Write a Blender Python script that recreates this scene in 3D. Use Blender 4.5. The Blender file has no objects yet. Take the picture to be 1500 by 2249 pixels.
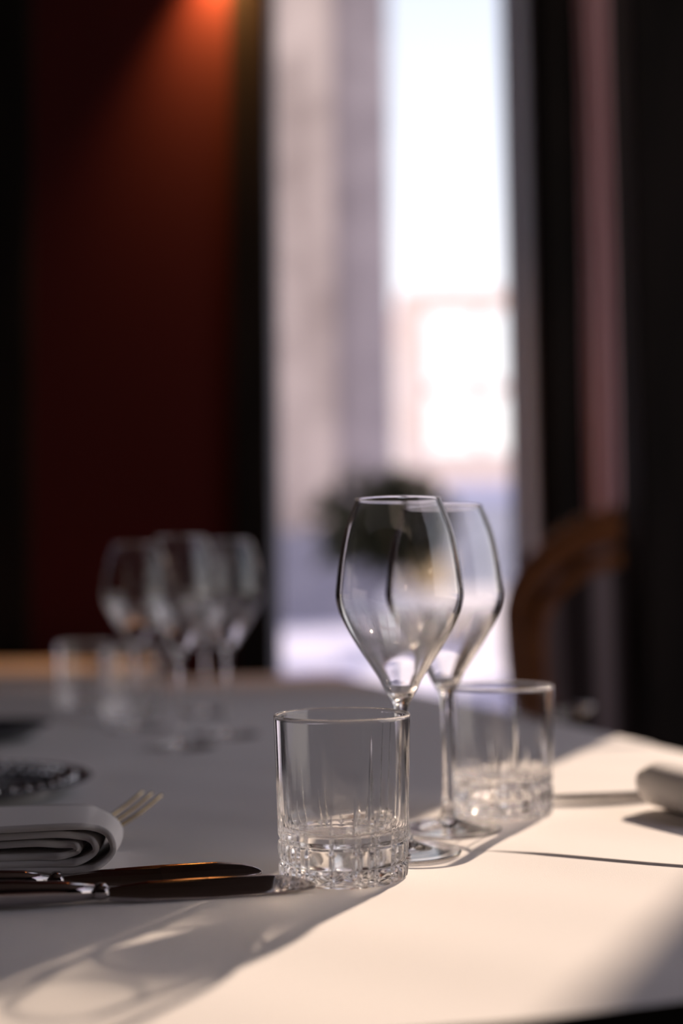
import bpy, bmesh, math, random
import numpy as np
from mathutils import Vector, Matrix

random.seed(7)
rng = np.random.default_rng(11)
SC = bpy.context.scene
COL = SC.collection
R = math.radians

# ------------------------------------------------------------------ camera
W_PX, H_PX, F_PX = 1500, 2249, 2800.0
CAM_Z, TBL = 0.922, 0.75
PITCH, ROLL = 3.59, -0.7
cd = bpy.data.cameras.new('camera')
cam = bpy.data.objects.new('camera', cd)
COL.objects.link(cam)
cam_rot = Matrix.Rotation(R(90 + PITCH), 4, 'X') @ Matrix.Rotation(R(ROLL), 4, 'Z')
cam.matrix_world = Matrix.Translation((0, 0, CAM_Z)) @ cam_rot
cd.sensor_fit = 'VERTICAL'
cd.sensor_height = 36.0
cd.sensor_width = 24.0
cd.lens = 36.0 * F_PX / H_PX
cd.clip_start = 0.02
cd.clip_end = 400
cd.dof.use_dof = True
cd.dof.focus_distance = 0.775
cd.dof.aperture_fstop = 2.1
cd.dof.aperture_blades = 0
SC.camera = cam

# ------------------------------------------------------------------ render look
SC.view_settings.view_transform = 'Standard'
SC.view_settings.look = 'None'
SC.view_settings.exposure = 0.0
SC.view_settings.gamma = 1.0
SC.view_settings.use_curve_mapping = False
SC.render.engine = 'CYCLES'
cy = SC.cycles
cy.use_denoising = True
cy.denoiser = 'OPENIMAGEDENOISE'
cy.denoising_input_passes = 'RGB_ALBEDO_NORMAL'
cy.max_bounces = 24
cy.diffuse_bounces = 5
cy.glossy_bounces = 12
cy.transmission_bounces = 24
cy.transparent_max_bounces = 24
cy.caustics_refractive = True
cy.caustics_reflective = True
cy.sample_clamp_indirect = 120.0
cy.blur_glossy = 0.3

# ------------------------------------------------------------------ world (sky outside)
wd = bpy.data.worlds.new('sky')
SC.world = wd
wd.use_nodes = True
nt = wd.node_tree
nt.nodes.clear()
wo = nt.nodes.new('ShaderNodeOutputWorld')
bg = nt.nodes.new('ShaderNodeBackground')
tc = nt.nodes.new('ShaderNodeTexCoord')
sx = nt.nodes.new('ShaderNodeSeparateXYZ')
rp = nt.nodes.new('ShaderNodeValToRGB')
nt.links.new(tc.outputs['Generated'], sx.inputs[0])
nt.links.new(sx.outputs['Z'], rp.inputs[0])
nt.links.new(rp.outputs[0], bg.inputs[0])
nt.links.new(bg.outputs[0], wo.inputs[0])
rp.color_ramp.elements[0].position = 0.0
rp.color_ramp.elements[0].color = (1.0, 0.88, 0.80, 1)
rp.color_ramp.elements[1].position = 0.7
rp.color_ramp.elements[1].color = (0.54, 0.43, 0.55, 1)
e = rp.color_ramp.elements.new(0.16); e.color = (0.92, 0.88, 0.90, 1)
e = rp.color_ramp.elements.new(0.30); e.color = (0.72, 0.73, 0.81, 1)
e = rp.color_ramp.elements.new(0.46); e.color = (0.50, 0.53, 0.63, 1)
bg.inputs[1].default_value = 1.95

# ------------------------------------------------------------------ sun
SUN_AZ, SUN_EL = 27.0, 29.0
sd = bpy.data.lights.new('sun', 'SUN')
sd.energy = 6.1
sd.angle = R(0.6)
sd.color = (1.0, 0.78, 0.605)
sun = bpy.data.objects.new('sun', sd)
COL.objects.link(sun)
s_dir = Vector((math.sin(R(SUN_AZ)) * math.cos(R(SUN_EL)), math.cos(R(SUN_AZ)) * math.cos(R(SUN_EL)), math.sin(R(SUN_EL))))
sun.rotation_euler = s_dir.to_track_quat('Z', 'Y').to_euler()
sun.location = (3, 6, 5)

YW = 3.6                  # inner face of the far wall
CEIL = 3.6

def portal(name, loc, rot, sx_, sy_):
    l = bpy.data.lights.new(name, 'AREA')
    l.shape = 'RECTANGLE'; l.size = sx_; l.size_y = sy_
    l.cycles.is_portal = True
    o = bpy.data.objects.new(name, l)
    o.location = loc; o.rotation_euler = rot
    COL.objects.link(o)
    return o
portal('sky_portal', (0.16, YW + 0.32, 1.9), (R(-90), 0, 0), 0.8, 3.1)
portal('sky_portal', (1.6, YW + 0.32, 1.95), (R(-90), 0, 0), 0.45, 2.9)
portal('sky_portal', (2.12, 1.2, 1.95), (0, R(90), 0), 2.7, 3.0)

# ------------------------------------------------------------------ pixel helpers (used to read positions off the photograph)
def ray(px, py):
    d = Vector(((px - W_PX / 2) / F_PX, -(py - H_PX / 2) / F_PX, -1.0))
    return (cam_rot.to_3x3() @ d)
def P(px, py, Y):
    d = ray(px, py)
    return Vector((0, 0, CAM_Z)) + d * (Y / d.y)
def T(px, py, z=TBL):
    d = ray(px, py)
    return Vector((0, 0, CAM_Z)) + d * ((z - CAM_Z) / d.z)

# ------------------------------------------------------------------ materials
def mat(name, color, rough=0.6, metal=0.0, **kw):
    m = bpy.data.materials.new(name)
    m.use_nodes = True
    b = m.node_tree.nodes['Principled BSDF']
    b.inputs['Base Color'].default_value = (*color, 1)
    b.inputs['Roughness'].default_value = rough
    b.inputs['Metallic'].default_value = metal
    for k, v in kw.items():
        b.inputs[k.replace('_', ' ')].default_value = v
    return m

def add_noise_color(m, c1, c2, scale, detail=4, stretch=(1, 1, 1), p0=0.35, p1=0.65):
    n = m.node_tree
    b = n.nodes['Principled BSDF']
    t = n.nodes.new('ShaderNodeTexCoord'); mp = n.nodes.new('ShaderNodeMapping')
    mp.inputs['Scale'].default_value = stretch
    nz = n.nodes.new('ShaderNodeTexNoise'); nz.inputs['Scale'].default_value = scale; nz.inputs['Detail'].default_value = detail
    cr = n.nodes.new('ShaderNodeValToRGB')
    cr.color_ramp.elements[0].position = p0; cr.color_ramp.elements[0].color = (*c1, 1)
    cr.color_ramp.elements[1].position = p1; cr.color_ramp.elements[1].color = (*c2, 1)
    n.links.new(t.outputs['Object'], mp.inputs[0]); n.links.new(mp.outputs[0], nz.inputs[0])
    n.links.new(nz.outputs[0], cr.inputs[0]); n.links.new(cr.outputs[0], b.inputs['Base Color'])
    return m

def add_bump(m, scale, strength, dist, kind='noise', stretch=(1, 1, 1)):
    n = m.node_tree
    b = n.nodes['Principled BSDF']
    t = n.nodes.new('ShaderNodeTexCoord'); mp = n.nodes.new('ShaderNodeMapping')
    mp.inputs['Scale'].default_value = stretch
    n.links.new(t.outputs['Object'], mp.inputs[0])
    bp = n.nodes.new('ShaderNodeBump')
    bp.inputs['Strength'].default_value = strength; bp.inputs['Distance'].default_value = dist
    if kind == 'weave':
        w1 = n.nodes.new('ShaderNodeTexWave'); w1.bands_direction = 'X'; w1.inputs['Scale'].default_value = scale; w1.inputs['Distortion'].default_value = 1.0
        w2 = n.nodes.new('ShaderNodeTexWave'); w2.bands_direction = 'Y'; w2.inputs['Scale'].default_value = scale; w2.inputs['Distortion'].default_value = 1.0
        a = n.nodes.new('ShaderNodeMath'); a.operation = 'ADD'
        n.links.new(mp.outputs[0], w1.inputs[0]); n.links.new(mp.outputs[0], w2.inputs[0])
        n.links.new(w1.outputs['Fac'], a.inputs[0]); n.links.new(w2.outputs['Fac'], a.inputs[1])
        n.links.new(a.outputs[0], bp.inputs['Height'])
    else:
        nz = n.nodes.new('ShaderNodeTexNoise'); nz.inputs['Scale'].default_value = scale; nz.inputs['Detail'].default_value = 5
        n.links.new(mp.outputs[0], nz.inputs[0]); n.links.new(nz.outputs[0], bp.inputs['Height'])
    n.links.new(bp.outputs[0], b.inputs['Normal'])
    return m

M = {}
M['cloth'] = add_bump(mat('white_table_linen', (0.80, 0.765, 0.745), 0.9, Sheen_Weight=0.1), 1400, 0.30, 0.0004)
M['napkin'] = add_bump(mat('white_napkin_linen', (0.78, 0.75, 0.73), 0.9, Sheen_Weight=0.15), 1400, 0.3, 0.0004)
M['steel'] = mat('polished_steel', (0.40, 0.37, 0.37), 0.09, 1.0)
M['brass'] = mat('pale_gold_metal', (0.78, 0.62, 0.38), 0.18, 1.0)
M['silver'] = add_bump(mat('engraved_silver', (0.66, 0.66, 0.67), 0.16, 1.0), 60, 0.6, 0.004)
M['porcelain'] = mat('dark_glazed_ceramic', (0.05, 0.05, 0.06), 0.15)
M['red'] = add_bump(mat('deep_red_wall_fabric', (0.055, 0.0065, 0.007), 0.85, Specular_IOR_Level=0.15), 40, 0.2, 0.002)
M['black'] = add_noise_color(mat('black_stained_wood', (0.02, 0.014, 0.012), 0.7, Specular_IOR_Level=0.12), (0.006, 0.0045, 0.004), (0.013, 0.009, 0.008), 6, stretch=(4, 4, 0.5))
M['darkwall'] = mat('dark_plum_wall_paint', (0.03, 0.018, 0.02), 0.9, Specular_IOR_Level=0.1)
M['mauve'] = add_bump(mat('mauve_curtain_velvet', (0.68, 0.44, 0.47), 0.9, Sheen_Weight=0.1), 25, 0.3, 0.01, stretch=(1, 1, 0.1))
M['jamb'] = mat('grey_blue_painted_reveal', (0.55, 0.55, 0.64), 0.6)
M['ceiling'] = mat('dark_ceiling_paint', (0.12, 0.09, 0.08), 0.9)
M['floor'] = add_noise_color(mat('dark_parquet', (0.06, 0.035, 0.02), 0.45), (0.035, 0.02, 0.013), (0.09, 0.05, 0.03), 5, stretch=(8, 1, 1))
M['wood'] = add_noise_color(mat('honey_brown_carved_wood', (0.30, 0.11, 0.035), 0.3), (0.21, 0.065, 0.02), (0.34, 0.125, 0.04), 9, stretch=(1, 1, 6))
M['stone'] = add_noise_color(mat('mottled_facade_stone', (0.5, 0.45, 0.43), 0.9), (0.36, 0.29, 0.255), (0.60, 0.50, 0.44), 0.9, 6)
M['stone_shade'] = add_noise_color(mat('shaded_facade_stone', (0.4, 0.37, 0.4), 0.9), (0.27, 0.235, 0.25), (0.38, 0.335, 0.35), 0.9, 6)  # darker copy of the facade stone, shade of the right face put into colour
M['plinth'] = add_noise_color(mat('shade_toned_plinth_stone', (0.2, 0.2, 0.25), 0.9), (0.20, 0.20, 0.25), (0.30, 0.29, 0.34), 1.5, 5)  # blue-grey colour carries the shade low on the building
M['peach'] = add_noise_color(mat('peach_render', (0.95, 0.80, 0.68), 0.9), (0.93, 0.77, 0.64), (0.97, 0.84, 0.74), 0.4)
M['snow'] = add_noise_color(mat('pale_blue_white_pavement', (0.6, 0.6, 0.74), 0.9), (0.53, 0.56, 0.74), (0.62, 0.65, 0.82), 0.5)
M['white'] = mat('white_painted_masonry', (0.90, 0.91, 0.97), 0.8)
M['palestone'] = add_noise_color(mat('pale_grey_stone', (0.5, 0.52, 0.56), 0.9), (0.42, 0.44, 0.48), (0.60, 0.62, 0.68), 1.6)
M['foliage'] = add_noise_color(mat('dark_green_leaves', (0.03, 0.035, 0.015), 0.7), (0.018, 0.02, 0.008), (0.05, 0.055, 0.02), 12)
M['pot'] = mat('pale_yellow_ceramic', (0.95, 0.74, 0.42), 0.5)
M['soil'] = mat('dark_soil', (0.03, 0.02, 0.015), 0.95)
M['mirror_pane'] = mat('sky_reflecting_window_glass', (1, 1, 1), 0.05, 1.0)
M['trimwhite'] = mat('cream_window_frame_paint', (0.9, 0.82, 0.75), 0.6)

# clear glass. Where the wall is thin and met squarely the two faces cancel out and light goes
# straight on (clear + surface reflection); everywhere else it is fully refracting glass.
def glass_mat(name, z0, z1, zr, cut=False, lo=0.30, hi=0.44, rough=0.06):
    g = bpy.data.materials.new(name); g.use_nodes = True
    n = g.node_tree; n.nodes.clear()
    N = n.nodes.new; Lk = n.links.new
    go = N('ShaderNodeOutputMaterial'); gb = N('ShaderNodeBsdfGlass')
    gb.inputs['IOR'].default_value = 1.52; gb.inputs['Roughness'].default_value = rough
    gb.inputs['Color'].default_value = (0.992, 0.99, 0.988, 1)
    fr = N('ShaderNodeFresnel'); fr.inputs[0].default_value = 1.5
    gm = N('ShaderNodeNewGeometry')
    dt = N('ShaderNodeVectorMath'); dt.operation = 'DOT_PRODUCT'
    Lk(gm.outputs['Normal'], dt.inputs[0]); Lk(gm.outputs['Incoming'], dt.inputs[1])
    ab = N('ShaderNodeMath'); ab.operation = 'ABSOLUTE'; Lk(dt.outputs['Value'], ab.inputs[0])
    # Schlick reflectance, the same from both sides of the wall
    om = N('ShaderNodeMath'); om.operation = 'SUBTRACT'; om.inputs[0].default_value = 1.0; Lk(ab.outputs[0], om.inputs[1])
    pw = N('ShaderNodeMath'); pw.operation = 'POWER'; pw.inputs[1].default_value = 5.0; Lk(om.outputs[0], pw.inputs[0])
    sc_ = N('ShaderNodeMath'); sc_.operation = 'MULTIPLY_ADD'; sc_.inputs[1].default_value = 0.96; sc_.inputs[2].default_value = 0.04; Lk(pw.outputs[0], sc_.inputs[0])
    tr = N('ShaderNodeBsdfTransparent'); tr.inputs[0].default_value = (0.985, 0.985, 0.982, 1)
    gl = N('ShaderNodeBsdfGlossy'); gl.inputs['Roughness'].default_value = 0.05
    thin = N('ShaderNodeMixShader'); Lk(sc_.outputs[0], thin.inputs[0]); Lk(tr.outputs[0], thin.inputs[1]); Lk(gl.outputs[0], thin.inputs[2])
    mr = N('ShaderNodeMapRange'); mr.interpolation_type = 'SMOOTHSTEP'
    mr.inputs['From Min'].default_value = lo; mr.inputs['From Max'].default_value = hi; Lk(ab.outputs[0], mr.inputs['Value'])
    tc_ = N('ShaderNodeTexCoord'); sp_ = N('ShaderNodeSeparateXYZ'); Lk(tc_.outputs['Object'], sp_.inputs[0])
    mz = N('ShaderNodeMapRange'); mz.interpolation_type = 'SMOOTHSTEP'
    mz.inputs['From Min'].default_value = z0; mz.inputs['From Max'].default_value = z1; Lk(sp_.outputs['Z'], mz.inputs['Value'])
    m1 = N('ShaderNodeMath'); m1.operation = 'MULTIPLY'; Lk(mr.outputs[0], m1.inputs[0]); Lk(mz.outputs[0], m1.inputs[1])
    mt = N('ShaderNodeMapRange'); mt.inputs['From Min'].default_value = zr; mt.inputs['From Max'].default_value = zr + 0.0004
    mt.inputs['To Min'].default_value = 1.0; mt.inputs['To Max'].default_value = 0.0; Lk(sp_.outputs['Z'], mt.inputs['Value'])
    m3 = N('ShaderNodeMath'); m3.operation = 'MULTIPLY'; Lk(m1.outputs[0], m3.inputs[0]); Lk(mt.outputs[0], m3.inputs[1]); m1 = m3
    last = m1
    if cut:
        at = N('ShaderNodeAttribute'); at.attribute_name = 'cut'
        iv = N('ShaderNodeMath'); iv.operation = 'SUBTRACT'; iv.inputs[0].default_value = 1.0; iv.use_clamp = True; Lk(at.outputs['Fac'], iv.inputs[1])
        m2 = N('ShaderNodeMath'); m2.operation = 'MULTIPLY'; Lk(m1.outputs[0], m2.inputs[0]); Lk(iv.outputs[0], m2.inputs[1]); last = m2
    mx = N('ShaderNodeMixShader'); Lk(last.outputs[0], mx.inputs[0]); Lk(gb.outputs[0], mx.inputs[1]); Lk(thin.outputs[0], mx.inputs[2])
    Lk(mx.outputs[0], go.inputs[0])
    return g
M['glass'] = glass_mat('clear_wine_glass', 0.126, 0.166, 0.2318)
M['crystal'] = glass_mat('clear_cut_crystal', 0.033, 0.037, 0.0950, True, lo=0.42, hi=0.56, rough=0.085)
# thin window pane: passes light straight through with a weak reflection
g = bpy.data.materials.new('thin_window_glass'); g.use_nodes = True
n = g.node_tree; n.nodes.clear()
go = n.nodes.new('ShaderNodeOutputMaterial'); mx = n.nodes.new('ShaderNodeMixShader')
fr = n.nodes.new('ShaderNodeFresnel'); fr.inputs[0].default_value = 1.45
tr = n.nodes.new('ShaderNodeBsdfTransparent'); gl = n.nodes.new('ShaderNodeBsdfGlossy'); gl.inputs['Roughness'].default_value = 0.0
tr.inputs[0].default_value = (0.97, 0.98, 0.98, 1)
n.links.new(fr.outputs[0], mx.inputs[0]); n.links.new(tr.outputs[0], mx.inputs[1]); n.links.new(gl.outputs[0], mx.inputs[2])
n.links.new(mx.outputs[0], go.inputs[0])
M['pane'] = g
# striped upholstery
g = mat('striped_upholstery', (0.1, 0.08, 0.08), 0.85)
n = g.node_tree
t_ = n.nodes.new('ShaderNodeTexCoord'); sp = n.nodes.new('ShaderNodeSeparateXYZ')
mu = n.nodes.new('ShaderNodeMath'); mu.operation = 'MULTIPLY'; mu.inputs[1].default_value = 62
sn = n.nodes.new('ShaderNodeMath'); sn.operation = 'SINE'
cr = n.nodes.new('ShaderNodeValToRGB'); cr.color_ramp.elements[0].position = 0.0; cr.color_ramp.elements[0].color = (0.04, 0.026, 0.028, 1)
cr.color_ramp.elements[1].position = 0.75; cr.color_ramp.elements[1].color = (0.32, 0.25, 0.27, 1)
n.links.new(t_.outputs['Object'], sp.inputs[0]); n.links.new(sp.outputs['X'], mu.inputs[0]); n.links.new(mu.outputs[0], sn.inputs[0])
n.links.new(sn.outputs[0], cr.inputs[0]); n.links.new(cr.outputs[0], n.nodes['Principled BSDF'].inputs['Base Color'])
M['stripe'] = g
g = mat('warm_lamp_shade', (0.9, 0.5, 0.2), 0.7); b_ = g.node_tree.nodes['Principled BSDF']
b_.inputs['Emission Color'].default_value = (1.0, 0.45, 0.14, 1); b_.inputs['Emission Strength'].default_value = 4
M['lampshade'] = g

# ------------------------------------------------------------------ object helpers
def link(name, me, m, parent=None, loc=None, smooth=False):
    o = bpy.data.objects.new(name, me)
    COL.objects.link(o)
    if m is not None and not me.materials:
        me.materials.append(M[m])
    if smooth:
        me.polygons.foreach_set('use_smooth', [True] * len(me.polygons))
    if parent: o.parent = parent
    if loc is not None: o.location = loc
    return o
def tag(o, label=None, cat=None, group=None, kind=None):
    if label: o['label'] = label
    if cat: o['category'] = cat
    if group: o['group'] = group
    if kind: o['kind'] = kind
    return o
def empty(name, loc=(0, 0, 0), rz=0.0):
    o = bpy.data.objects.new(name, None); COL.objects.link(o)
    o.empty_display_size = 0.05
    o.location = loc; o.rotation_euler = (0, 0, rz)
    return o
def copy_tree(o, parent=None):
    c = o.copy(); COL.objects.link(c)
    if parent: c.parent = parent
    for ch in o.children:
        copy_tree(ch, c)
    return c
def pydata(name, v, f):
    me = bpy.data.meshes.new(name)
    me.from_pydata([tuple(p) for p in v], [], f)
    me.update()
    return me
class MB:
    def __init__(s): s.v = []; s.f = []
    def add(s, v, f):
        k = len(s.v); s.v += [tuple(p) for p in v]; s.f += [tuple(i + k for i in q) for q in f]; return s
    def box(s, x0, x1, y0, y1, z0, z1):
        return s.add([(x0,y0,z0),(x1,y0,z0),(x1,y1,z0),(x0,y1,z0),(x0,y0,z1),(x1,y0,z1),(x1,y1,z1),(x0,y1,z1)],
                     [(0,3,2,1),(4,5,6,7),(0,1,5,4),(1,2,6,5),(2,3,7,6),(3,0,4,7)])
    def tube(s, pts, rad, n=10, cap=True):
        pts = [Vector(p) for p in pts]
        rads = rad if isinstance(rad, (list, tuple)) else [rad] * len(pts)
        v = []; f = []
        up = Vector((0.12, 0.3, 1)).normalized()
        for i, p in enumerate(pts):
            t = (pts[min(i + 1, len(pts) - 1)] - pts[max(i - 1, 0)]).normalized()
            a = t.cross(up)
            if a.length < 1e-3: a = t.cross(Vector((1, 0, 0)))
            a.normalize(); b = a.cross(t).normalized()
            for k in range(n):
                q = 2 * math.pi * k / n
                v.append(p + (a * math.cos(q) + b * math.sin(q)) * rads[i])
        for i in range(len(pts) - 1):
            for k in range(n):
                a0 = i * n + k; a1 = i * n + (k + 1) % n
                f.append((a0, a1, a1 + n, a0 + n))
        if cap:
            f.append(tuple(range(n))); f.append(tuple(range((len(pts) - 1) * n, len(pts) * n))[::-1])
        return s.add(v, f)
    def build(s, name, m, parent=None, smooth=False, bevel=0.0, loc=None):
        me = pydata(name, s.v, s.f)
        bm = bmesh.new(); bm.from_mesh(me); bmesh.ops.recalc_face_normals(bm, faces=bm.faces)
        if bevel: bmesh.ops.bevel(bm, geom=list(bm.edges), offset=bevel, segments=2, affect='EDGES', profile=0.6)
        bm.to_mesh(me); bm.free()
        return link(name, me, m, parent, loc, smooth)
def lathe_mesh(name, prof, n=96):
    """prof: list of (r, z), r may be 0 at the ends; surface only"""
    v = []; f = []; rings = []
    for r, z in prof:
        if r < 1e-6:
            rings.append([len(v)]); v.append((0, 0, z))
        else:
            k = len(v); rings.append(list(range(k, k + n)))
            for i in range(n):
                a = 2 * math.pi * i / n
                v.append((r * math.cos(a), r * math.sin(a), z))
    for A, B in zip(rings[:-1], rings[1:]):
        if len(A) == 1 and len(B) == 1: continue
        for i in range(n):
            j = (i + 1) % n
            if len(A) == 1: f.append((A[0], B[j], B[i]))
            elif len(B) == 1: f.append((A[i], A[j], B[0]))
            else: f.append((A[i], A[j], B[j], B[i]))
    return pydata(name, v, f)
def spline(pts, k=6):
    """Catmull-Rom through 2-tuples or 3-tuples"""
    p = [np.array(q, float) for q in pts]
    p = [2 * p[0] - p[1]] + p + [2 * p[-1] - p[-2]]
    out = []
    for i in range(1, len(p) - 2):
        for j in range(k):
            t = j / k
            out.append(0.5 * ((2 * p[i]) + (-p[i-1] + p[i+1]) * t + (2*p[i-1] - 5*p[i] + 4*p[i+1] - p[i+2]) * t*t + (-p[i-1] + 3*p[i] - 3*p[i+1] + p[i+2]) * t**3))
    out.append(p[-2])
    return [tuple(q) for q in out]
def loft(sections, n=20):
    """sections along local X: (x, y centre, z centre, half width y, half height z, superellipse power)"""
    v = []; f = []
    for x, yc, zc, hy, hz, pw in sections:
        for k in range(n):
            a = 2 * math.pi * k / n
            c, s_ = math.cos(a), math.sin(a)
            v.append((x, yc + hy * math.copysign(abs(c) ** (2 / pw), c), zc + hz * math.copysign(abs(s_) ** (2 / pw), s_)))
    for i in range(len(sections) - 1):
        for k in range(n):
            a0 = i * n + k; a1 = i * n + (k + 1) % n
            f.append((a0, a1, a1 + n, a0 + n))
    f.append(tuple(range(n))[::-1]); f.append(tuple(range((len(sections) - 1) * n, len(sections) * n)))
    return v, f

# ================================================================== THE SETTING
def X_at(px, Y, py=700):
    return P(px, py, Y).x

def struct(name, mb, m, smooth=False, bevel=0.0, label=None):
    o = mb.build(name, m, smooth=smooth, bevel=bevel); o['kind'] = 'structure'
    if label: o['label'] = label
    return o
XL, XR, YB = -2.6, 2.1, -2.4
struct('floor', MB().box(XL - .2, XR + .2, YB - .2, YW + .3, -0.1, 0.0), 'floor')
struct('ceiling', MB().box(XL - .2, XR + .2, YB - .2, YW + .3, CEIL, CEIL + 0.1), 'ceiling')
struct('wall_left', MB().box(XL - .2, XL, YB, YW, 0, CEIL), 'darkwall')
struct('wall_back', MB().box(XL, XR, YB - .2, YB, 0, CEIL), 'darkwall')
# right wall with one wide opening added out of view to bring daylight in from the side
mb = MB().box(XR, XR + .2, YB, -0.3, 0, CEIL).box(XR, XR + .2, 2.7, YW, 0, CEIL)
mb.box(XR, XR + .2, -0.3, 2.7, 0, 0.6).box(XR, XR + .2, -0.3, 2.7, 3.3, CEIL)
struct('wall_right', mb, 'darkwall')
# far wall with two tall openings
W1L, W1R = X_at(572, YW), X_at(1172, YW)
W2L, W2R = 1.374, 1.654 + 0.3 * math.tan(R(SUN_AZ))
WT = 0.3
mb = MB()
mb.box(XL, W1L, YW, YW + WT, 0, CEIL).box(W1R, W2L, YW, YW + WT, 0, CEIL).box(W2R, XR + .2, YW, YW + WT, 0, CEIL)
mb.box(W1L, W1R, YW, YW + WT, 0, 0.34).box(W1L, W1R, YW, YW + WT, 3.45, CEIL)
mb.box(W2L, W2R, YW, YW + WT, 0, 0.5).box(W2L, W2R, YW, YW + WT, 3.4, CEIL)
struct('wall_front', mb, 'darkwall')
# window 1: reveal boards, frame and pane
root = empty('window_1', ((W1L + W1R) / 2, YW, 0.34)); tag(root, kind='structure')
def wpart(name, box, m, bevel=0.0):
    cx, cyy, cz = root.location
    x0, x1, y0, y1, z0, z1 = box
    return MB().box(x0 - cx, x1 - cx, y0 - cyy, y1 - cyy, z0 - cz, z1 - cz).build(name, m, root, bevel=bevel)
wpart('reveal_board', (W1R - 0.012, W1R, YW - 0.004, YW + WT, 0.34, 3.45), 'jamb')
wpart('reveal_board', (W1L, W1L + 0.012, YW + 0.01, YW + WT, 0.34, 3.45), 'black')
wpart('window_sill', (W1L + 0.013, W1R - 0.013, YW - 0.03, YW + WT - 0.06, 0.345, 0.37), 'jamb', 0.004)
cx, cyy, cz = root.location
mb = MB()
yy0, yy1 = YW + WT - 0.055 - cyy, YW + WT - 0.01 - cyy
mb.box(W1L + .013 - cx, W1L + .04 - cx, yy0, yy1, 0.372 - cz, 3.44 - cz).box(W1R - .04 - cx, W1R - .013 - cx, yy0, yy1, 0.372 - cz, 3.44 - cz)
mb.box(W1L + .04 - cx, W1R - .04 - cx, yy0, yy1, 0.372 - cz, 0.41 - cz).box(W1L + .04 - cx, W1R - .04 - cx, yy0, yy1, 3.40 - cz, 3.44 - cz)
mb.build('window_frame', 'jamb', root)
wpart('window_pane', (W1L + .041, W1R - .041, YW + WT - 0.034, YW + WT - 0.030, 0.411, 3.399), 'pane')

# red wall panel and its dark surrounds
px = lambda a, Y=YW - 0.03: X_at(a, Y)
struct('trim_1', MB().box(px(62), px(508), YW - 0.03, YW - 0.002, 0.0, CEIL - 0.01), 'red', label='deep red fabric wall panel')
struct('trim_2', MB().box(px(508, YW - .07), px(593, YW - .07), YW - 0.07, YW - 0.002, 0.0, CEIL - 0.01), 'black', bevel=0.006, label='black wooden window surround, left side')
struct('trim_3', MB().box(px(-260, YW - .07), px(62, YW - .07), YW - 0.07, YW - 0.002, 0.0, CEIL - 0.01), 'black', bevel=0.006, label='black wooden pilaster left of the red panel')
struct('trim_4', MB().box(px(1203, YW - .07), px(1285, YW - .07), YW - 0.07, YW - 0.002, 0.0, CEIL - 0.01), 'black', bevel=0.006, label='black wooden window surround, right side')
# black pillar nearer to us at the right
struct('trim_5', MB().box(X_at(1400, 2.15), 0.655, 2.15, 2.32, 0, CEIL - 0.01), 'black', bevel=0.006, label='black square pillar at the right')

# mauve curtain right of the window: pleated sheet with thickness
def curtain(x0, x1, y, z0, z1, pleats, amp):
    v = []; f = []
    nx, nz = 90, 24
    for k in range(2):
        for j in range(nz + 1):
            for i in range(nx + 1):
                s_ = i / nx
                z = z0 + (z1 - z0) * j / nz
                a = amp * (0.75 + 0.25 * (1 - j / nz))
                v.append((x0 + (x1 - x0) * s_ + 0.004 * math.sin(j * .5 + s_ * 9), y + a * math.sin(s_ * pleats * 2 * math.pi) + k * 0.003, z))
    N = (nx + 1) * (nz + 1)
    for k in range(2):
        for j in range(nz):
            for i in range(nx):
                q = k * N + j * (nx + 1) + i
                w = (q, q + 1, q + nx + 2, q + nx + 1)
                f.append(w if k == 0 else w[::-1])
    for j in range(nz):
        for i in (0, nx):
            q = j * (nx + 1) + i
            f.append((q, q + nx + 1, q + nx + 1 + N, q + N))
    return v, f
v, f = curtain(X_at(1288, YW - .1), 1.0, YW - 0.085, 0.03, 3.42, 8, 0.022)
me = pydata('curtain', v, f)
o = link('curtain', me, 'mauve', smooth=True)
tag(o, 'long mauve velvet curtain hanging right of the window behind the striped armchair', 'curtain')

# wall lamp above the red panel (out of the frame; its warm glow is in it)
lx, lz = X_at(500, YW - .12), 2.80
wl = empty('wall_lamp', (lx, YW - 0.031, lz))
tag(wl, 'small shaded wall lamp glowing warm at the top right of the red wall panel', 'lamp')
MB().box(-0.03, 0.03, -0.015, 0.0, -0.05, 0.05).build('back_plate', 'brass', wl, bevel=0.003)
MB().tube(spline([(0, -0.012, 0), (0, -0.05, -0.02), (0, -0.075, 0.02), (0, -0.075, 0.05)]), 0.005).build('arm', 'brass', wl, smooth=True)
sh = lathe_mesh('lamp_shade', [(0.05, 0.06), (0.035, 0.15), (0.033, 0.15), (0.048, 0.06), (0.05, 0.06)], 32)
link('lamp_shade', sh, 'lampshade', wl, loc=(0, -0.075, 0), smooth=True)
ll = bpy.data.lights.new('wall_lamp_bulb', 'SPOT'); ll.energy = 105; ll.color = (1.0, 0.42, 0.12); ll.shadow_soft_size = 0.02
ll.spot_size = R(84); ll.spot_blend = 1.0
lo = bpy.data.objects.new('wall_lamp_bulb', ll); COL.objects.link(lo); lo.location = (lx - 0.02, YW - 0.10, lz + 0.02)
lo.rotation_euler = (R(8), R(-4), 0)

# ================================================================== OUTSIDE
GZ = 0.40
struct('street_ground', MB().box(-40, 60, YW + WT + .02, 160, GZ - 0.2, GZ), 'snow', label='pale street paving outside the window')
bpy.data.objects['street_ground']['category'] = 'ground'
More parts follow.
